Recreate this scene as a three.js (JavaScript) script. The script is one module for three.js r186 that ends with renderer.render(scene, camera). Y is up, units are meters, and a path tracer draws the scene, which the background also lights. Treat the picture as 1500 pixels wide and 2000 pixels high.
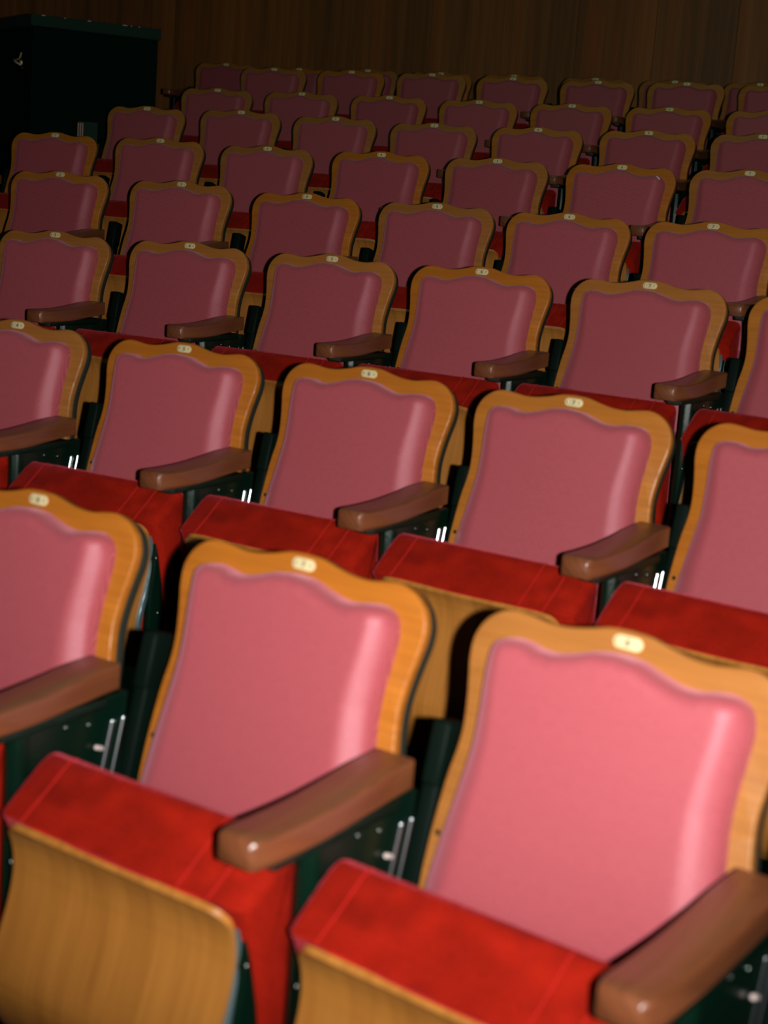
import * as THREE from 'three';
import { mergeGeometries, mergeVertices, toCreasedNormals } from 'three/addons/utils/BufferGeometryUtils.js';
import { RoundedBoxGeometry } from 'three/addons/geometries/RoundedBoxGeometry.js';
import { TextGeometry } from 'three/addons/geometries/TextGeometry.js';
import { FontLoader } from 'three/addons/loaders/FontLoader.js';
import { RectAreaLightUniformsLib } from 'three/addons/lights/RectAreaLightUniformsLib.js';

// ---------------------------------------------------------------- camera, light, exposure
const scene = new THREE.Scene();
scene.background = new THREE.Color(0x000000);
const camera = new THREE.PerspectiveCamera(37.38, 0.75, 0.05, 60);
camera.rotation.order = 'YXZ';
camera.position.set(3.0524, 0.5221, 2.0961);
camera.rotation.set(-0.1943, 0.4486, 0.0756);
camera.focus = 5.9;
camera.userData.fStop = 3.8;
camera.updateMatrixWorld(true);
scene.add(camera);

const renderer = new THREE.WebGLRenderer();
renderer.toneMapping = THREE.LinearToneMapping;
renderer.toneMappingExposure = 1.0;
renderer.shadowMap.enabled = true;
RectAreaLightUniformsLib.init();

// the flash: a small lamp just to the right of the lens, throwing hard shadows to the left
const flashAt = new THREE.Vector3(3.1496, 0.5254, 2.0712);
const flash = new THREE.SpotLight(new THREE.Color().setRGB(1.0, 0.97, 0.93), 38.5, 0, 0.68, 1.0, 2);
flash.position.copy(flashAt);
flash.target.position.set(0.9082, 0.2938, -2.4548);
flash.castShadow = true;
flash.shadow.radius = 0.8;
flash.shadow.mapSize.set(2048, 2048);
scene.add(flash, flash.target);
// very dim green fill light, added overhead out of view to lift the shadows
const greenFill = new THREE.RectAreaLight(new THREE.Color().setRGB(0.25, 1.0, 0.6), 0.15, 5, 3);
greenFill.position.set(0.5, 4.62, -3.6);
greenFill.lookAt(0.5, 0, -3.6);
scene.add(greenFill);

// ---------------------------------------------------------------- helpers
function rng(seed) { let s = seed >>> 0; return () => { s = (s + 0x6D2B79F5) | 0; let t = Math.imul(s ^ (s >>> 15), 1 | s); t = (t + Math.imul(t ^ (t >>> 7), 61 | t)) ^ t; return ((t ^ (t >>> 14)) >>> 0) / 4294967296; }; }
const used = {};
function numbered(n) { const k = used[n] = (used[n] ?? -1) + 1; return k ? n + '_' + String(k).padStart(3, '0') : n; }
function mesh(name, geo, mat, parent) {
  const m = new THREE.Mesh(geo, mat); m.name = name; m.castShadow = true; m.receiveShadow = true;
  if (parent) parent.add(m);
  return m;
}
function moved(g, x, y, z) { g.translate(x, y, z); return g; }
function box(x0, x1, y0, y1, z0, z1, r = 0) {
  const w = x1 - x0, h = y1 - y0, d = z1 - z0;
  const g = r ? new RoundedBoxGeometry(w, h, d, 2, r) : new THREE.BoxGeometry(w, h, d);
  return moved(g, (x0 + x1) / 2, (y0 + y1) / 2, (z0 + z1) / 2);
}
// side profile given as [z, y] pairs, extruded along x and bevelled
function sideExtrude(points, x0, x1, bevel, opt = {}) {
  const s = new THREE.Shape(points.map(([z, y]) => new THREE.Vector2(-z, y)));
  const g = new THREE.ExtrudeGeometry(s, { depth: (x1 - x0) - 2 * bevel, bevelEnabled: bevel > 0, bevelThickness: bevel, bevelSize: bevel, bevelOffset: -bevel, bevelSegments: opt.seg ?? 3, curveSegments: 8 });
  g.rotateY(Math.PI / 2);             // extrusion runs along +x, the shape's -z is back on z
  g.translate(x0 + bevel, 0, 0);
  return toCreasedNormals(g, opt.crease ?? 0.7);
}
function spline(points, n, closed = false) {
  const c = new THREE.CatmullRomCurve3(points.map(([a, b]) => new THREE.Vector3(a, b, 0)), closed, 'centripetal');
  return c.getPoints(n).map(v => [v.x, v.y]);
}
// planar / box uv in metres from position, by dominant normal
function metreUV(g, turn = false) {
  const p = g.attributes.position, n = g.attributes.normal, uv = new Float32Array(p.count * 2);
  for (let i = 0; i < p.count; i++) {
    const ax = Math.abs(n.getX(i)), ay = Math.abs(n.getY(i)), az = Math.abs(n.getZ(i));
    let u, v;
    if (az >= ax && az >= ay) { u = p.getX(i); v = p.getY(i); } else if (ax >= ay) { u = p.getZ(i); v = p.getY(i); } else { u = p.getX(i); v = p.getZ(i); }
    uv[2 * i] = turn ? v : u; uv[2 * i + 1] = turn ? u : v;
  }
  g.setAttribute('uv', new THREE.BufferAttribute(uv, 2));
  return g;
}

// ---------------------------------------------------------------- textures
function valueNoise(seed, nx, ny) {      // tileable
  const r = rng(seed), t = Float32Array.from({ length: nx * ny }, r);
  return (x, y) => {
    x = ((x % 1) + 1) % 1 * nx; y = ((y % 1) + 1) % 1 * ny;
    const i = Math.floor(x), j = Math.floor(y); let f = x - i, g = y - j; f = f * f * (3 - 2 * f); g = g * g * (3 - 2 * g);
    const a = t[(j % ny) * nx + i % nx], b = t[(j % ny) * nx + (i + 1) % nx], c = t[((j + 1) % ny) * nx + i % nx], d = t[((j + 1) % ny) * nx + (i + 1) % nx];
    return (a + (b - a) * f) * (1 - g) + (c + (d - c) * f) * g;
  };
}
function texture(w, h, fn, srgb, metresX, metresY) {
  const d = new Uint8Array(w * h * 4);
  for (let y = 0; y < h; y++) for (let x = 0; x < w; x++) {
    const c = fn(x / w, y / h), k = (y * w + x) * 4;
    if (typeof c === 'number') d[k] = d[k + 1] = d[k + 2] = Math.max(0, Math.min(255, c * 255));
    else for (let m = 0; m < 3; m++) d[k + m] = Math.max(0, Math.min(255, c[m] * 255));
    d[k + 3] = 255;
  }
  const t = new THREE.DataTexture(d, w, h); t.magFilter = THREE.LinearFilter; t.minFilter = THREE.LinearMipmapLinearFilter; t.generateMipmaps = true;
  t.wrapS = t.wrapT = THREE.RepeatWrapping; t.repeat.set(1 / metresX, 1 / metresY);
  if (srgb) t.colorSpace = THREE.SRGBColorSpace;
  t.needsUpdate = true;
  return t;
}
const lerp = (a, b, t) => a + (b - a) * t;
const mix3 = (a, b, t) => [lerp(a[0], b[0], t), lerp(a[1], b[1], t), lerp(a[2], b[2], t)];
const clamp = (x, a = 0, b = 1) => Math.max(a, Math.min(b, x));

// woven upholstery: small raised lozenges
const wN = valueNoise(3, 24, 24), wN2 = valueNoise(4, 128, 128);
const weave = (u, v) => { const a = Math.sin((u * 14 + v * 10) * 2 * Math.PI), b = Math.sin((u * 14 - v * 10) * 2 * Math.PI); return 0.5 + 0.5 * a * b; };
const weaveMap = texture(256, 256, (u, v) => { const w = weave(u, v), n = 0.80 + 0.03 * wN(u, v) + 0.08 * wN2(u, v); const k = n * (0.80 + 0.22 * w); return [k * 1.08, k * (0.97 + 0.05 * w), k]; }, true, 0.07, 0.07);
const weaveBump = texture(256, 256, (u, v) => 0.8 * weave(u, v) + 0.2 * wN2(u, v), false, 0.07, 0.07);
// velvet: soft brushed patches
const vN = valueNoise(7, 9, 9), vN2 = valueNoise(8, 90, 90);
const velvetMap = texture(256, 256, (u, v) => { const n = 0.74 + 0.16 * vN(u, v) + 0.07 * vN2(u, v); return [n, n, n]; }, true, 0.3, 0.3);
const velvetBump = texture(256, 256, (u, v) => 0.3 * vN(u, v) + 0.7 * vN2(u, v), false, 0.1, 0.1);
// wood: long fibres along v
function woodTexture(seed, dark, light, w, h, mx, my, contrast = 1) {
  const a = valueNoise(seed, 48, 3), b = valueNoise(seed + 1, 160, 6), c = valueNoise(seed + 2, 6, 3);
  return texture(w, h, (u, v) => {
    const g = 0.45 * a(u + 0.03 * c(u, v), v) + 0.3 * b(u, v) + 0.25 * c(u, v);
    return mix3(dark, light, clamp(0.5 + (g - 0.5) * 1.5 * contrast));
  }, true, mx, my);
}
const amber = woodTexture(21, [0.58, 0.38, 0.17], [0.80, 0.57, 0.30], 256, 512, 0.22, 0.7, 0.32);
const ply = woodTexture(31, [0.54, 0.36, 0.17], [0.76, 0.55, 0.30], 256, 512, 0.6, 0.5, 0.45);
const walnut = woodTexture(41, [0.38, 0.205, 0.115], [0.55, 0.325, 0.20], 256, 512, 0.16, 0.6, 0.45);
const woodBump = (() => { const a = valueNoise(51, 64, 3), b = valueNoise(52, 160, 8); return texture(256, 256, (u, v) => 0.5 * a(u, v) + 0.5 * b(u, v), false, 0.2, 0.6); })();
// wall veneer: vertical figure with darker and redder streaks
const veneer = (() => {
  const a = valueNoise(61, 40, 2), b = valueNoise(62, 150, 5), c = valueNoise(63, 9, 2), e = valueNoise(64, 24, 3);
  return texture(512, 512, (u, v) => {
    const g = clamp(0.5 + (0.4 * a(u + 0.01 * c(v, u), v) + 0.25 * b(u, v) + 0.35 * c(u, v) - 0.5) * 2.0);
    const k = mix3([0.52, 0.37, 0.20], [0.70, 0.49, 0.26], g), r = clamp((e(u, v) - 0.62) * 2.6);
    return mix3(k, [0.74, 0.42, 0.17], 0.55 * r);
  }, true, 1.3, 2.4);
})();
const grit = (() => { const a = valueNoise(71, 40, 40), b = valueNoise(72, 120, 120); return texture(256, 256, (u, v) => 0.5 * a(u, v) + 0.5 * b(u, v), false, 0.25, 0.25); })();

// ---------------------------------------------------------------- materials
const P = (o) => new THREE.MeshPhysicalMaterial(o);
const lin = (r, g, b) => new THREE.Color().setRGB(r, g, b);
const padMats = [[0.50, 0.116, 0.138], [0.525, 0.123, 0.147], [0.475, 0.108, 0.128]].map(c => P({ color: lin(...c), map: weaveMap, bumpMap: weaveBump, bumpScale: 0.0004, roughness: 0.45, specularIntensity: 1, specularColor: lin(1, 0.78, 0.88), sheen: 0.85, sheenColor: lin(1, 0.40, 0.52), sheenRoughness: 0.9 }));
const velvetMat = P({ color: lin(0.37, 0.012, 0.004), map: velvetMap, bumpMap: velvetBump, bumpScale: 0.0006, roughness: 0.9, specularIntensity: 0.12, sheen: 1, sheenColor: lin(1, 0.14, 0.20), sheenRoughness: 0.55 });
const seamMat = P({ color: lin(0.46, 0.016, 0.012), roughness: 0.85, specularIntensity: 0.1, sheen: 0.35, sheenColor: lin(1, 0.2, 0.25), sheenRoughness: 0.4 });
const frameMats = [[0.84, 0.66, 0.36], [0.76, 0.64, 0.50], [0.86, 0.62, 0.25], [0.72, 0.62, 0.53]].map(c => P({ color: lin(...c), map: amber, bumpMap: woodBump, bumpScale: 0.00012, roughness: 0.5, clearcoat: 0.25, clearcoatRoughness: 0.3, specularIntensity: 0.5 }));
const plyMat = P({ color: lin(1.0, 0.84, 0.55), map: ply, bumpMap: woodBump, bumpScale: 0.00012, roughness: 0.4, clearcoat: 0.9, clearcoatRoughness: 0.32 });
const shellMat = P({ color: lin(0.02, 0.022, 0.016), roughness: 0.6, specularIntensity: 0.3 });
const armMat = P({ color: lin(0.82, 0.8, 0.78), map: walnut, bumpMap: woodBump, bumpScale: 0.0001, roughness: 0.4, clearcoat: 0.5, clearcoatRoughness: 0.24 });
const ironMat = P({ color: lin(0.0015, 0.011, 0.006), roughness: 0.25, specularIntensity: 0.6, bumpMap: grit, bumpScale: 0.0003 });
const matteMat = P({ color: lin(0.001, 0.005, 0.003), roughness: 0.6, specularIntensity: 0.2 });
const steelMat = P({ color: lin(0.10, 0.16, 0.17), metalness: 0.35, roughness: 0.34 });
const rodMat = P({ color: lin(0.42, 0.48, 0.50), metalness: 1, roughness: 0.22 });
const boltMat = P({ color: lin(0.18, 0.22, 0.2), metalness: 1, roughness: 0.25 });
const plateMat = P({ color: lin(0.78, 0.66, 0.36), metalness: 0.25, roughness: 0.34, specularIntensity: 1 });
const screwMat = P({ color: lin(0.75, 0.66, 0.42), metalness: 0.9, roughness: 0.28 });
const inkMat = P({ color: lin(0.01, 0.012, 0.02), roughness: 0.6 });
const wallMats = [[0.76, 0.62, 0.46], [0.84, 0.67, 0.48], [0.66, 0.56, 0.44], [0.86, 0.64, 0.40]].map(c => P({ color: lin(...c), map: veneer, roughness: 0.6, clearcoat: 0.15, clearcoatRoughness: 0.4 }));
const plasterMat = P({ color: lin(0.05, 0.045, 0.035), roughness: 0.95 });
const floorMat = P({ color: lin(0.05, 0.035, 0.03), roughness: 0.9, bumpMap: grit, bumpScale: 0.001 });
const partitionMat = P({ color: lin(0.002, 0.010, 0.006), roughness: 0.9, specularIntensity: 0.05, bumpMap: grit, bumpScale: 0.0004 });
const capMat = P({ color: lin(0.014, 0.034, 0.022), roughness: 0.8, specularIntensity: 0.2, bumpMap: grit, bumpScale: 0.0004 });
const chipMat = P({ color: lin(0.55, 0.45, 0.42), roughness: 0.7 });
const brassMat = P({ color: lin(0.9, 0.72, 0.42), metalness: 0.5, roughness: 0.3 });

// ---------------------------------------------------------------- the room
const R0 = 13.0;                          // the rows are arcs about (0, 13)
const PLATE = 0.90;                       // number plate above the floor
const ROWS = [
  ['front', 0.0, 0.0], ['second', 1.081, 0.161], ['third', 2.156, 0.372], ['fourth', 3.01, 0.565], ['fifth', 3.889, 0.77],
  ['sixth', 4.918, 0.975], ['seventh', 5.911, 1.167], ['eighth', 6.901, 1.394], ['last', 7.833, 1.492]];
const X0 = -9, X1 = 8, ZB = -9.2, ZF = 6, YF = -PLATE, YC = 4.7;
{
  const floor = new THREE.Group(); floor.name = 'floor'; floor.userData = { kind: 'structure' }; scene.add(floor);
  mesh('slab', metreUV(box(X0 - 0.2, X1 + 0.2, YF - 0.2, YF, ZB - 0.2, ZF + 0.2)), floorMat, floor);
  ROWS.forEach(([, d, y], j) => {
    if (!j) return;
    const ra = R0 + d - 0.6, rb = j < 8 ? R0 + ROWS[j + 1][1] - 0.6 : 23, n = 40, pts = [];
    const A = 0.36;
    for (let k = 0; k <= n; k++) { const t = lerp(-A, A, k / n); pts.push(new THREE.Vector2(ra * Math.sin(t), R0 - ra * Math.cos(t))); }
    for (let k = n; k >= 0; k--) { const t = lerp(-A, A, k / n); pts.push(new THREE.Vector2(rb * Math.sin(t), Math.max(ZB, R0 - rb * Math.cos(t)))); }
    const g = new THREE.ExtrudeGeometry(new THREE.Shape(pts), { depth: y + 0.001, bevelEnabled: false });
    g.rotateX(Math.PI / 2); g.translate(0, y - PLATE, 0);
    mesh('tier', metreUV(g), floorMat, floor);
  });
}
{
  const back = new THREE.Group(); back.name = 'wall_back'; back.userData = { kind: 'structure' }; scene.add(back);
  mesh('backing', box(X0 - 0.2, X1 + 0.2, YF - 0.2, YC + 0.2, ZB - 0.2, ZB - 0.022), plasterMat, back);
  const r = rng(5), w = 0.61;
  const variants = [0, 1, 2].map(k => { const g = metreUV(box(-w / 2 + 0.0015, w / 2 - 0.0015, 0, YC - 0.2, -0.02, 0, 0.002)); const uv = g.attributes.uv; for (let i = 0; i < uv.count; i++) uv.setXY(i, uv.getX(i) + 0.43 * k, uv.getY(i) + 0.7 * k); return g; });
  for (let x = X0 + w / 2, k = 0; x < X1; x += w, k++) { const m = mesh('panel', variants[Math.floor(r() * 3)], wallMats[Math.floor(r() * 4)], back); m.position.set(x, 0.2, ZB); m.name = k ? 'panel_' + String(k).padStart(3, '0') : 'panel'; }
}
function structure(name, g, m) { const o = mesh(name, metreUV(g), m, scene); o.userData = { kind: 'structure' }; return o; }
structure('wall_left', box(X0 - 0.2, X0, YF - 0.2, YC + 0.2, ZB, ZF), plasterMat);
structure('wall_right', box(X1, X1 + 0.2, YF - 0.2, YC + 0.2, ZB, ZF), plasterMat);
structure('wall_front', box(X0 - 0.2, X1 + 0.2, YF - 0.2, YC + 0.2, ZF, ZF + 0.2), plasterMat);
structure('ceiling', box(X0 - 0.2, X1 + 0.2, YC, YC + 0.2, ZB - 0.2, ZF + 0.2), plasterMat);

// ---------------------------------------------------------------- one theatre seat
const TILT = 14 * Math.PI / 180;
const toBack = new THREE.Matrix4().makeTranslation(0, PLATE, 0).multiply(new THREE.Matrix4().makeRotationX(-TILT));
const half = [[0, 0.0165], [0.03, 0.0145], [0.06, 0.007], [0.09, 0.0012], [0.12, 0.0], [0.15, 0.004], [0.176, 0.0055], [0.2, -0.002], [0.22, -0.019], [0.231, -0.044], [0.2315, -0.07], [0.226, -0.1], [0.220, -0.135], [0.217, -0.17], [0.219, -0.2], [0.224, -0.23], [0.2285, -0.28], [0.231, -0.33], [0.231, -0.39], [0.228, -0.44]];
const padHalf = [[0, -0.0145], [0.03, -0.0175], [0.06, -0.027], [0.09, -0.0345], [0.115, -0.035], [0.14, -0.030], [0.166, -0.0305], [0.185, -0.042], [0.193, -0.066], [0.192, -0.1], [0.189, -0.14], [0.188, -0.18], [0.192, -0.22], [0.199, -0.27], [0.207, -0.33], [0.213, -0.40], [0.205, -0.43]];
function outline(h, n) {                 // closed, from bottom left over the top to bottom right
  const right = spline(h, n), left = right.slice(1).reverse().map(([x, y]) => [-x, y]);
  return [...left, ...right];
}
const frameOut = outline(half, 70), padOut = outline(padHalf, 64);

const geo = {};
{
  const s = new THREE.Shape(frameOut.map(([x, y]) => new THREE.Vector2(x, y)));
  let g = new THREE.ExtrudeGeometry(s, { depth: 0.013, bevelEnabled: true, bevelThickness: 0.003, bevelSize: 0.003, bevelOffset: -0.003, bevelSegments: 3 });
  g.translate(0, 0, -0.016);
  g = toCreasedNormals(g, 0.6); metreUV(g, true);
  geo.frame = g.applyMatrix4(toBack);
  const s2 = new THREE.Shape(frameOut.map(([x, y]) => new THREE.Vector2(x * 0.99, (y + 0.2) * 0.98 - 0.2)));
  g = new THREE.ExtrudeGeometry(s2, { depth: 0.010, bevelEnabled: true, bevelThickness: 0.008, bevelSize: 0.012, bevelOffset: -0.012, bevelSegments: 3 });
  g.translate(0, 0, -0.036);
  geo.shell = metreUV(toCreasedNormals(g, 0.6)).applyMatrix4(toBack);
}
{                                         // back pad: rings inside the outline, height from the distance to the edge
  const N = padOut.length, C = [0, -0.2], rings = [1, 0.995, 0.985, 0.97, 0.945, 0.92, 0.895, 0.87, 0.845, 0.82, 0.795, 0.77, 0.745, 0.72, 0.695, 0.67, 0.64, 0.6, 0.5, 0.35, 0.18];
  const pos = [], uv = [], idx = [];
  const dist = (x, y) => { let b = 9; for (let k = 0; k < N; k++) { const [ax, ay] = padOut[k], [bx, by] = padOut[(k + 1) % N], dx = bx - ax, dy = by - ay, t = clamp(((x - ax) * dx + (y - ay) * dy) / (dx * dx + dy * dy || 1)); b = Math.min(b, Math.hypot(x - ax - dx * t, y - ay - dy * t)); } return b; };
  // tight welt all round, then on the two sides a sloping border with a soft fold that widens downwards
  const at = (list, key, val) => v => { for (let k = 1; k < list.length; k++) { const a = list[k - 1], b = list[k]; if ((v - a[key]) * (v - b[key]) <= 0) return lerp(a[val], b[val], (v - a[key]) / (b[key] - a[key] || 1)); } return list[list.length - 1][val]; };
  const topAt = at(padHalf.slice(0, 7), 0, 1), sideAt = at(padHalf.slice(8), 1, 0);
  const round = t => { const q = 1 - clamp(t); return Math.sqrt(1 - q * q); };
  const soft = t => { const K = 0.5, h = Math.max(K - Math.abs(t - 1), 0) / K; return (Math.min(t, 1) - h * h * K * 0.25); };
  const height = (x, y) => {
    const ax = Math.abs(x), W = lerp(0.025, 0.037, clamp((-y - 0.05) / 0.28));
    const dSide = Math.max(0, (y > -0.066 ? 0.193 : y < -0.4 ? 0.213 : sideAt(y)) - ax), dTop = Math.max(0, (ax > 0.166 ? -0.0325 : topAt(ax)) - y), dBot = Math.max(0, y + 0.43);
    return 0.017 * round(dist(x, y) / 0.009) + 0.028 * soft(dSide / W) * round(dTop / 0.026) * round(dBot / 0.04) + 0.003 * (1 - (x / 0.2) ** 2) * round(dTop / 0.04);
  };
  const put = (x, y, z) => { pos.push(x, y, z); uv.push(x, y); };
  rings.forEach((s, r) => { for (let k = 0; k < N; k++) { const x = C[0] + (padOut[k][0] - C[0]) * s, y = C[1] + (padOut[k][1] - C[1]) * s; put(x, y, r ? height(x, y) : -0.001); } });
  put(C[0], C[1], height(...C));
  for (let r = 0; r + 1 < rings.length; r++) for (let k = 0; k < N; k++) { const a = r * N + k, b = r * N + (k + 1) % N, c = a + N, d = b + N; idx.push(a, c, b, b, c, d); }
  const last = (rings.length - 1) * N, ci = rings.length * N;
  for (let k = 0; k < N; k++) idx.push(last + k, ci, last + (k + 1) % N);
  const g = new THREE.BufferGeometry();
  g.setAttribute('position', new THREE.Float32BufferAttribute(pos, 3)); g.setAttribute('uv', new THREE.Float32BufferAttribute(uv, 2)); g.setIndex(idx);
  g.computeVertexNormals();
  geo.pad = g.applyMatrix4(toBack);
}
const up = pts => pts.map(([z, y]) => [z, y + PLATE]);
{                                         // velvet cushion of the tipped-up seat
  const top = spline([[0.264, -0.37], [0.265, -0.315], [0.270, -0.292], [0.284, -0.283], [0.305, -0.291], [0.334, -0.313], [0.362, -0.335], [0.381, -0.352]], 28);
  const low = spline([[0.374, -0.364], [0.362, -0.39], [0.348, -0.435], [0.336, -0.48], [0.327, -0.53], [0.318, -0.60], [0.305, -0.66], [0.28, -0.675], [0.258, -0.65], [0.258, -0.55], [0.262, -0.45]], 24);
  geo.cushion = metreUV(sideExtrude(up([...top, ...low]), -0.233, 0.233, 0.022, { seg: 5, crease: 0.9 }));
  { const p = geo.cushion.attributes.position, uv = geo.cushion.attributes.uv; for (let i = 0; i < p.count; i++) uv.setXY(i, p.getX(i) + 0.5 * p.getZ(i), p.getY(i) - 0.7 * p.getZ(i) + 0.3 * p.getX(i)); }
  // piping seams where the corner pieces of the front roll meet the middle piece
  const seamPath = x => new THREE.CatmullRomCurve3(top.slice(8).map(([z, y], k) => new THREE.Vector3(x + 0.004 * Math.sin(k / 6), y + PLATE + 0.0002, z)));
  geo.seams = [-0.178, 0.118, 0.172].map(x => new THREE.TubeGeometry(seamPath(x), 18, 0.0011, 5));
  const hem = new THREE.CatmullRomCurve3([[-0.218, -0.352, 0.374], [-0.1, -0.3545, 0.3825], [0.1, -0.3545, 0.3825], [0.218, -0.352, 0.374]].map(([x, y, z]) => new THREE.Vector3(x, y + PLATE, z)));
  geo.hem = new THREE.TubeGeometry(hem, 20, 0.0026, 6);
}
const panPath = spline([[0.392, -0.3600], [0.386, -0.3665], [0.375, -0.384], [0.368, -0.41], [0.367, -0.44], [0.375, -0.48], [0.392, -0.53], [0.406, -0.575], [0.407, -0.60], [0.396, -0.64], [0.372, -0.68], [0.345, -0.708]], 36);
{                                         // bent plywood pan under the seat, now facing forward
  const n = panPath.length, cols = 8, T = 0.010, pos = [], uv = [], idx = [];
  const len = [0]; for (let k = 1; k < n; k++) len.push(len[k - 1] + Math.hypot(panPath[k][0] - panPath[k - 1][0], panPath[k][1] - panPath[k - 1][1]));
  const total = len[n - 1], rc = 0.032, W = 0.207;
  const hw = s => { const e = Math.min(s, total - s); return e >= rc ? W : W - rc + Math.sqrt(Math.max(0, rc * rc - (rc - e) ** 2)); };
  for (const side of [0, 1]) for (let k = 0; k < n; k++) {
    const a = panPath[Math.max(0, k - 1)], b = panPath[Math.min(n - 1, k + 1)], dz = b[0] - a[0], dy = b[1] - a[1], L = Math.hypot(dz, dy);
    const nz = -dy / L, ny = dz / L, o = side ? -T : 0, w = hw(len[k]);
    for (let c = 0; c <= cols; c++) { const x = lerp(-w, w, c / cols); pos.push(x, panPath[k][1] + PLATE + ny * o, panPath[k][0] + nz * o); uv.push(x, len[k]); }
  }
  const M = n * (cols + 1), at = (s, k, c) => s * M + k * (cols + 1) + c;
  for (let k = 0; k + 1 < n; k++) for (let c = 0; c < cols; c++) {
    idx.push(at(0, k, c), at(0, k + 1, c), at(0, k, c + 1), at(0, k, c + 1), at(0, k + 1, c), at(0, k + 1, c + 1));
    idx.push(at(1, k, c), at(1, k, c + 1), at(1, k + 1, c), at(1, k, c + 1), at(1, k + 1, c + 1), at(1, k + 1, c));
  }
  for (let k = 0; k + 1 < n; k++) for (const c of [0, cols]) { const q = [at(0, k, c), at(0, k + 1, c), at(1, k + 1, c), at(1, k, c)]; if (c) idx.push(q[0], q[1], q[2], q[0], q[2], q[3]); else idx.push(q[0], q[2], q[1], q[0], q[3], q[2]); }
  for (const k of [0, n - 1]) for (let c = 0; c < cols; c++) idx.push(at(0, k, c), at(0, k, c + 1), at(1, k, c + 1), at(0, k, c), at(1, k, c + 1), at(1, k, c));
  let g = new THREE.BufferGeometry();
  g.setAttribute('position', new THREE.Float32BufferAttribute(pos, 3)); g.setAttribute('uv', new THREE.Float32BufferAttribute(uv, 2)); g.setIndex(idx);
  geo.pan = toCreasedNormals(g, 0.8);
}
{                                         // steel edge strip along each side of the pan, and the hinge plate behind it
  const trimPath = panPath.slice(7), band = (o0, o1) => {
    const f = [], b = [];
    trimPath.forEach((p, k) => { const a = trimPath[Math.max(0, k - 1)], c = trimPath[Math.min(trimPath.length - 1, k + 1)], dz = c[0] - a[0], dy = c[1] - a[1], L = Math.hypot(dz, dy); f.push([p[0] - -dy / L * o0, p[1] - dz / L * o0]); b.push([p[0] - -dy / L * o1, p[1] - dz / L * o1]); });
    return up([...f, ...b.reverse()]);
  };
  const t = band(0.008, 0.023);
  geo.trims = [sideExtrude(t, 0.203, 0.213, 0.002), sideExtrude(t, -0.213, -0.203, 0.002)];
  const plate = up([[0.357, -0.40], [0.360, -0.46], [0.368, -0.52], [0.37, -0.60], [0.345, -0.69], [0.27, -0.71], [0.27, -0.66], [0.31, -0.64], [0.318, -0.56], [0.328, -0.50], [0.345, -0.43]]);
  geo.hinges = [sideExtrude(plate, 0.206, 0.222, 0.003), sideExtrude(plate, -0.222, -0.206, 0.003)];
  geo.hingeBolt = new THREE.SphereGeometry(0.006, 8, 6).scale(0.6, 1, 1);
}
const ARM = 0.257;
function armGeo(cx) {                     // bull-nosed wooden arm
  const topL = spline([[0.100, -0.203], [0.16, -0.206], [0.22, -0.2135], [0.29, -0.2205], [0.36, -0.223], [0.412, -0.2225]], 20);
  const nose = []; for (let k = 0; k <= 10; k++) { const a = Math.PI / 2 - Math.PI * k / 10; nose.push([0.424 + 0.014 * Math.sign(Math.cos(a)) * Math.abs(Math.cos(a)) ** 0.5, -0.2425 + 0.0195 * Math.sign(Math.sin(a)) * Math.abs(Math.sin(a)) ** 0.75]); }
  const bot = spline([[0.405, -0.2625], [0.34, -0.262], [0.27, -0.2595], [0.2, -0.253], [0.14, -0.2475], [0.100, -0.245]], 16);
  const pts = up([...topL, ...nose, ...bot]);
  const s = new THREE.Shape(pts.map(([z, y]) => new THREE.Vector2(-z, y)));
  let g = new THREE.ExtrudeGeometry(s, { depth: 0.068 - 0.012, bevelEnabled: true, bevelThickness: 0.006, bevelSize: 0.0045, bevelOffset: -0.0045, bevelSegments: 4 });
  g.rotateY(Math.PI / 2); g.translate(cx - 0.034 + 0.006, 0, 0);
  { const p = g.attributes.position; for (let i = 0; i < p.count; i++) { const t = clamp((p.getZ(i) - 0.40) / 0.038); p.setX(i, cx + (p.getX(i) - cx) * (1 - 0.26 * t ** 3)); } }
  g = toCreasedNormals(g, 0.65);
  const p = g.attributes.position, uv = new Float32Array(p.count * 2);
  for (let i = 0; i < p.count; i++) { uv[2 * i] = p.getX(i) + p.getY(i); uv[2 * i + 1] = p.getZ(i); }
  g.setAttribute('uv', new THREE.BufferAttribute(uv, 2));
  return g;
}
function stanchionGeo(cx) {               // cast-iron end: front pillar, web, foot
  const web = up([[0.06, -0.262], [0.31, -0.262], [0.30, -0.33], [0.298, -0.42], [0.296, -0.55], [0.296, -0.74], [0.31, -0.86], [0.34, -0.882], [0.34, -PLATE], [0.02, -PLATE], [0.02, -0.882], [0.06, -0.86], [0.08, -0.74], [0.08, -0.45]]);
  const parts = [sideExtrude(web, cx - 0.004, cx + 0.016, 0.003)];
  const pillar = new THREE.CapsuleGeometry(0.018, 0.34, 4, 14).translate(cx + 0.010, PLATE - 0.44, 0.296);
  parts.push(toCreasedNormals(pillar, 0.9));
  parts.push(toCreasedNormals(box(cx - 0.012, cx + 0.028, PLATE - 0.275, PLATE - 0.255, 0.12, 0.39, 0.004), 0.6));
  parts.push(toCreasedNormals(box(cx - 0.02, cx + 0.03, 0, 0.014, 0.0, 0.38, 0.004), 0.6));
  return mergeGeometries(parts.map(g => { const q = g.index ? g.toNonIndexed() : g; for (const k of Object.keys(q.attributes)) if (!['position', 'normal', 'uv'].includes(k)) q.deleteAttribute(k); return q; }));
}
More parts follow.
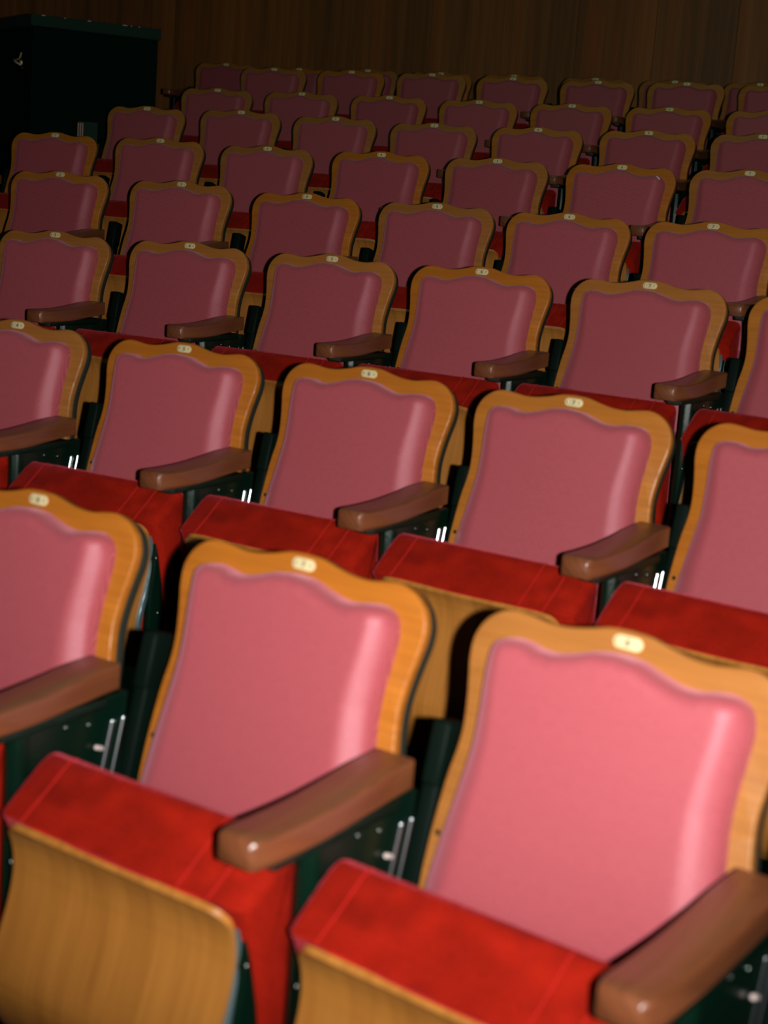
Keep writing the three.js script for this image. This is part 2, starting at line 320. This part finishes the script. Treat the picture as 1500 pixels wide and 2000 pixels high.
function bracketGeo(cx) {                 // iron wing that carries the back, leaning with it
  const g = [box(cx - 0.013, cx + 0.015, -0.46, -0.18, -0.066, -0.024, 0.005), box(cx - 0.014, cx + 0.016, -0.262, -0.168, -0.070, -0.020, 0.006)];
  return mergeGeometries(g.map(q => toCreasedNormals(q, 0.6))).applyMatrix4(toBack);
}
geo.rod = new THREE.CapsuleGeometry(0.0058, 0.125, 3, 10).rotateX(-TILT);
geo.stop = new THREE.CapsuleGeometry(0.0042, 0.012, 3, 8).rotateX(1.2);
geo.bolt = new THREE.SphereGeometry(0.0048, 8, 6).scale(0.6, 1, 1);
geo.arms = { 1: armGeo(ARM), [-1]: armGeo(-ARM) };
geo.stanchions = { 1: stanchionGeo(ARM), [-1]: stanchionGeo(-ARM - 0.012) };
geo.brackets = { 1: bracketGeo(0.277), [-1]: bracketGeo(-0.262) };
{                                         // brass pill
  const s = new THREE.Shape(), w = 0.0125, r = 0.0088; s.absarc(w, 0, r, -Math.PI / 2, Math.PI / 2); s.absarc(-w, 0, r, Math.PI / 2, Math.PI * 1.5);
  const g = new THREE.ExtrudeGeometry(s, { depth: 0.0008, bevelEnabled: true, bevelThickness: 0.0008, bevelSize: 0.001, bevelOffset: -0.001, bevelSegments: 2, curveSegments: 8 });
  geo.plate = toCreasedNormals(g, 0.5).applyMatrix4(toBack);
  const f = x => new THREE.SphereGeometry(0.0026, 8, 5).scale(1, 1, 0.5).translate(x, 0, 0.0016).applyMatrix4(toBack);
  geo.screws = [f(-0.0145), f(0.0145)];
}
geo.frameScrews = [-1, 1].map(k => new THREE.SphereGeometry(0.0045, 8, 5).scale(1, 1, 0.5).translate(k * 0.2185, -0.318, 0).applyMatrix4(toBack));
const font = await new FontLoader().loadAsync('fonts/droid/droid_sans_bold.typeface.json');
geo.digit = {};
for (let d = 1; d <= 8; d++) {
  const g = new TextGeometry(String(d), { font, size: 0.0092, depth: 0.0006, curveSegments: 4, bevelEnabled: false });
  g.computeBoundingBox(); const b = g.boundingBox; g.translate(-(b.min.x + b.max.x) / 2, -(b.min.y + b.max.y) / 2, 0.0014);
  geo.digit[d] = g.applyMatrix4(toBack);
}

function addEnd(t, s) {                   // arm, iron end and back bracket on one side (s = 1 or -1)
  mesh('armrest', geo.arms[s], armMat, t);
  const st = mesh('stanchion', geo.stanchions[s], ironMat, t), x = s * ARM + (s > 0 ? 0.017 : 0.005);
  for (const [z, y] of [[0.20, -0.288], [0.150, -0.296], [0.24, -0.36]]) mesh('bolt', geo.bolt, boltMat, st).position.set(x, PLATE + y, z);
  mesh('pale_nub', geo.stop, chipMat, st).position.set(x + 0.004, PLATE - 0.338, 0.130);  // small pale elongated nub near the rods
  const br = mesh('back_bracket', geo.brackets[s], matteMat, t);
  for (const dz of [0, 0.026]) mesh('rod', geo.rod, rodMat, br).position.set((s > 0 ? 0.281 : -0.262) - 0.010, PLATE - 0.365, 0.084 + dz);
}
function makeSeat(number, label, group, variant, end) {
  const t = new THREE.Group(); t.name = numbered('theatre_seat');
  t.userData = { label, category: 'theatre seat', group };
  const fr = mesh('back_frame', geo.frame, frameMats[variant % 4], t);
  for (const g of geo.frameScrews) mesh('screw', g, ironMat, fr);
  mesh('back_pad', geo.pad, padMats[variant % 3], t);
  mesh('back_shell', geo.shell, shellMat, t);
  const plate = mesh('number_plate', geo.plate, plateMat, t);
  for (const g of geo.screws) mesh('screw', g, screwMat, plate);
  mesh('digit', geo.digit[number], inkMat, plate);
  const c = mesh('seat_cushion', geo.cushion, velvetMat, t);
  for (const g of geo.seams) mesh('seam', g, seamMat, c);
  mesh('hem', geo.hem, seamMat, c);
  const pan = mesh('seat_pan', geo.pan, plyMat, t);
  for (const g of geo.trims) mesh('edge_strip', g, steelMat, pan);
  for (const [k, g] of geo.hinges.entries()) { const h = mesh('hinge_plate', g, ironMat, t); for (const [z, y] of [[0.354, -0.435], [0.340, -0.565]]) mesh('bolt', geo.hingeBolt, boltMat, h).position.set(k ? -0.223 : 0.223, PLATE + y, z); }
  addEnd(t, 1);
  if (end) addEnd(t, -1);
  scene.add(t);
  return t;
}

// ---------------------------------------------------------------- the rows: [arc position, height correction], first number plate
const SEATS = [
  [6, [[1.433, -0.0021], [1.999, 0.002], [2.543, -0.0014]]],
  [4, [[0.415, -0.0003], [0.96, 0.0035], [1.501, 0.0016], [2.024, -0.0003], [2.545, 0]]],
  [3, [[-0.328, 0.0072], [0.225, 0.0025], [0.77, 0.0021], [1.296, -0.0017], [1.83, -0.0076], [2.36, -0.006]]],
  [2, [[-0.972, -0.014], [-0.394, -0.0095], [0.173, 0.0033], [0.724, 0.0047], [1.244, 0.0077], [1.764, 0.0053]]],
  [1, [[-1.667, 0.0015], [-1.096, -0.0026], [-0.536, 0.0045], [0.031, 0.0018], [0.577, 0.0013], [1.126, -0.0012], [1.649, -0.004]]],
  [1, [[-1.868, -0.0016], [-1.304, -0.0083], [-0.757, 0.0003], [-0.207, 0.0095], [0.344, 0.0068], [0.898, -0.001], [1.436, -0.0056]]],
  [1, [[-2.061, 0.0008], [-1.509, -0.0011], [-0.954, -0.0025], [-0.404, 0.0011], [0.142, 0.0014], [0.688, 0.0006], [1.235, 0]]],
  [1, [[-2.261, 0.002], [-1.712, -0.0016], [-1.157, -0.0042], [-0.616, 0.0012], [-0.067, 0.0058], [0.481, -0.0004], [1.03, 0]]],
  [1, [[-3.168, -0.0036], [-2.594, 0.0066], [-2.068, -0.0054], [-1.519, -0.0044], [-0.986, -0.0069], [-0.41, -0.004], [0.132, -0.0033], [0.69, -0.003]]]];
const ORD = ['leftmost', 'second from left', 'third from left', 'fourth from left', 'fifth from left', 'sixth from left', 'seventh from left', 'eighth from left'];
{
  const r = rng(11);
  SEATS.forEach(([first, list], j) => {
    const [rowName, d, y] = ROWS[j], R = R0 + d;
    const rowWords = j === 0 ? 'front row' : j === 8 ? 'last row by the wall' : rowName + ' row';
    list.forEach(([a, dy], k) => {
      const th = a / R, cut = k === list.length - 1 && [1, 2].includes(j);
      const label = 'red padded wood-framed tip-up seat, ' + rowWords + ', ' + (k === list.length - 1 ? 'rightmost' : ORD[k]);
      const o = makeSeat(first + k, label, 'seats in the ' + rowWords, Math.floor(r() * 12), k === 0 && j >= 4);
      if (j === 4 && k === 5) {             // pale torn spot at the upper corner of this pad
        o.userData.label = 'tip-up seat with a pale worn spot on its pad corner, fifth row';
        mesh('worn_spot', new THREE.SphereGeometry(1, 10, 6).scale(0.013, 0.006, 0.004).rotateZ(-0.55).translate(0.168, -0.044, 0.034).applyMatrix4(toBack), chipMat, o);
      }
      o.position.set(R * Math.sin(th), y - PLATE - dy, R0 - R * Math.cos(th));
      o.rotation.y = -th;
    });
  });
}

// ---------------------------------------------------------------- dark partition beside the aisle, with its brass handle
const Y_RIM = 1.54, Y_BASE = ROWS[6][2] - PLATE;
{
  const N = [-3.168, -5.445], A = [-2.67, -6.04], B = [-4.02, -5.90], T = 0.06;
  const dA = new THREE.Vector2(A[0] - N[0], A[1] - N[1]).normalize(), dB = new THREE.Vector2(B[0] - N[0], B[1] - N[1]).normalize();
  const inner = (o) => {                  // L-shaped plan grown outwards by o
    const nA = new THREE.Vector2(-dA.y, dA.x), nB = new THREE.Vector2(dB.y, -dB.x);   // outward normals (towards the seats)
    const v = (p, ...c) => { const q = new THREE.Vector2(p[0], p[1]); for (const [d, k] of c) q.addScaledVector(d, k); return q; };
    if (nA.dot(new THREE.Vector2(1, 1)) < 0) nA.negate();
    if (nB.dot(new THREE.Vector2(-0.3, 1)) < 0) nB.negate();
    return [v(A, [nA, o], [dA, o]), v(N, [nA, o], [nB, o]), v(B, [nB, o], [dB, o]), v(B, [nB, -T - o], [dB, o]), v(N, [nA, -T - o], [nB, -T - o]), v(A, [nA, -T - o], [dA, o])];
  };
  const prism = (o, y0, y1, bevel) => { const g = new THREE.ExtrudeGeometry(new THREE.Shape(inner(o)), { depth: y1 - y0 - 2 * bevel, bevelEnabled: bevel > 0, bevelThickness: bevel, bevelSize: bevel, bevelOffset: -bevel, bevelSegments: 2 }); g.rotateX(Math.PI / 2); g.translate(0, y1 - bevel, 0); return metreUV(toCreasedNormals(g, 0.5)); };
  const t = new THREE.Group(); t.name = 'partition'; t.userData = { label: 'black angled partition with a broad top rail beside the aisle', category: 'partition' }; scene.add(t);
  mesh('panel', prism(0, Y_BASE, Y_RIM - 0.06, 0), partitionMat, t);
  const cap = mesh('top_rail', prism(0.014, Y_RIM - 0.068, Y_RIM, 0.006), capMat, t);
  const r = rng(9);
  for (const [s, w] of [[0.06, 0.016], [0.19, 0.006], [0.335, 0.009], [0.345, 0.005], [0.56, 0.02], [0.6, 0.005], [0.65, 0.005]]) {   // chipped paint along the rail's edge
    const c = mesh('chip', new THREE.SphereGeometry(1, 7, 5).scale(w, 0.0035, 0.004), chipMat, cap);
    c.position.set(N[0] + dA.x * s + 0.0105, Y_RIM - 0.003, N[1] + dA.y * s + 0.009); c.rotation.y = Math.atan2(-dA.y, dA.x);
  }
  // brass lever on the left-hand face
  const h = new THREE.Group(); h.name = 'lever_handle'; h.userData = { label: 'small brass lever handle on the black partition', category: 'handle' };
  const nB = new THREE.Vector2(dB.y, -dB.x); if (nB.y < 0) nB.negate();
  const s = 0.16, px = N[0] + dB.x * s + nB.x * 0.001, pz = N[1] + dB.y * s + nB.y * 0.001;
  h.scale.setScalar(1.15); h.position.set(px, 1.262, pz); h.rotation.y = Math.atan2(nB.x, nB.y);
  mesh('rose', new THREE.CylinderGeometry(0.013, 0.015, 0.008, 14).rotateX(Math.PI / 2).translate(0, 0, 0.004), brassMat, h);
  mesh('lever', new THREE.TubeGeometry(new THREE.CatmullRomCurve3([[0, -0.012, 0.004], [0, 0, 0.03], [0.01, 0.006, 0.045], [0.06, 0.008, 0.05], [0.10, 0.016, 0.05], [0.12, 0.04, 0.05]].map(q => new THREE.Vector3(...q))), 24, 0.0048, 8), brassMat, h);
  mesh('keyhole_cap', new THREE.SphereGeometry(0.007, 10, 8).scale(1, 1, 0.6).translate(0.02, -0.03, 0.003), boltMat, h);
  scene.add(h);
}
{                                          // low ribbed post box standing before the partition
  const t = new THREE.Group(); t.name = 'aisle_post'; t.userData = { label: 'low dark post with pale ribbed edge standing before the black partition', category: 'post' };
  const H = 0.914 - Y_BASE;
  mesh('body', metreUV(box(0.0, 0.116, 0, H, -0.10, 0, 0.006)), capMat, t);
  const rib = new THREE.MeshPhysicalMaterial({ color: lin(0.34, 0.22, 0.17), roughness: 0.5 });
  for (let k = 0; k < 3; k++) mesh('rib', new THREE.CylinderGeometry(0.0048, 0.0048, H - 0.02, 8).translate(0.004 + 0.0125 * k, H / 2, 0.003), rib, t);
  t.position.set(-2.588, Y_BASE, -5.162); t.rotation.y = 0.65;
  scene.add(t);
}
{                                          // glowing panel added for the green fill light, out of view
  const t = new THREE.Group(); t.name = 'added_fill_panel'; t.userData = { label: 'large dim greenish fill light panel added in the ceiling, out of view', category: 'ceiling light' };
  mesh('frame', mergeGeometries([box(-2.6, 2.6, -0.05, 0, -1.6, -1.5), box(-2.6, 2.6, -0.05, 0, 1.5, 1.6), box(-2.6, -2.5, -0.05, 0, -1.5, 1.5), box(2.5, 2.6, -0.05, 0, -1.5, 1.5)]), plasterMat, t);
  mesh('fill_diffuser', box(-2.5, 2.5, -0.03, 0, -1.5, 1.5), new THREE.MeshStandardMaterial({ color: 0x111111, emissive: lin(0.25, 1.0, 0.6), emissiveIntensity: 0.15, roughness: 1 }), t);
  t.position.set(0.5, YC, -3.6); scene.add(t);
}
{                                          // the flash itself, outside the frame, on a thin stand added to hold it
  const t = new THREE.Group(); t.name = 'unseen_flash_stand'; t.userData = { label: 'unseen black camera flash on an added thin stand beside the viewpoint', category: 'flash lamp' };
  const top = flashAt.y - YF;
  const head = mesh('flash_head', new RoundedBoxGeometry(0.05, 0.075, 0.09, 2, 0.006), ironMat, t); head.position.set(0, top, 0.065); head.rotation.y = 0.4486;
  const lens = mesh('flash_lens', new RoundedBoxGeometry(0.036, 0.06, 0.004, 2, 0.001), new THREE.MeshStandardMaterial({ color: 0xdddddd, emissive: 0xfff6ea, emissiveIntensity: 0.2 }), t); lens.position.set(-0.0195, top, 0.024); lens.rotation.y = 0.4486;
  mesh('pole', new THREE.CylinderGeometry(0.008, 0.01, top - 0.035, 10).translate(0, (top - 0.035) / 2, 0.07), ironMat, t);
  for (let k = 0; k < 3; k++) { const a = k * 2.094 + 0.5; mesh('leg', new THREE.TubeGeometry(new THREE.LineCurve3(new THREE.Vector3(0, 0.3, 0.07), new THREE.Vector3(0.3 * Math.sin(a), 0.008, 0.07 + 0.3 * Math.cos(a))), 1, 0.008, 8), ironMat, t); }
  t.position.set(flashAt.x, YF, flashAt.z); scene.add(t);
}
renderer.render(scene, camera);
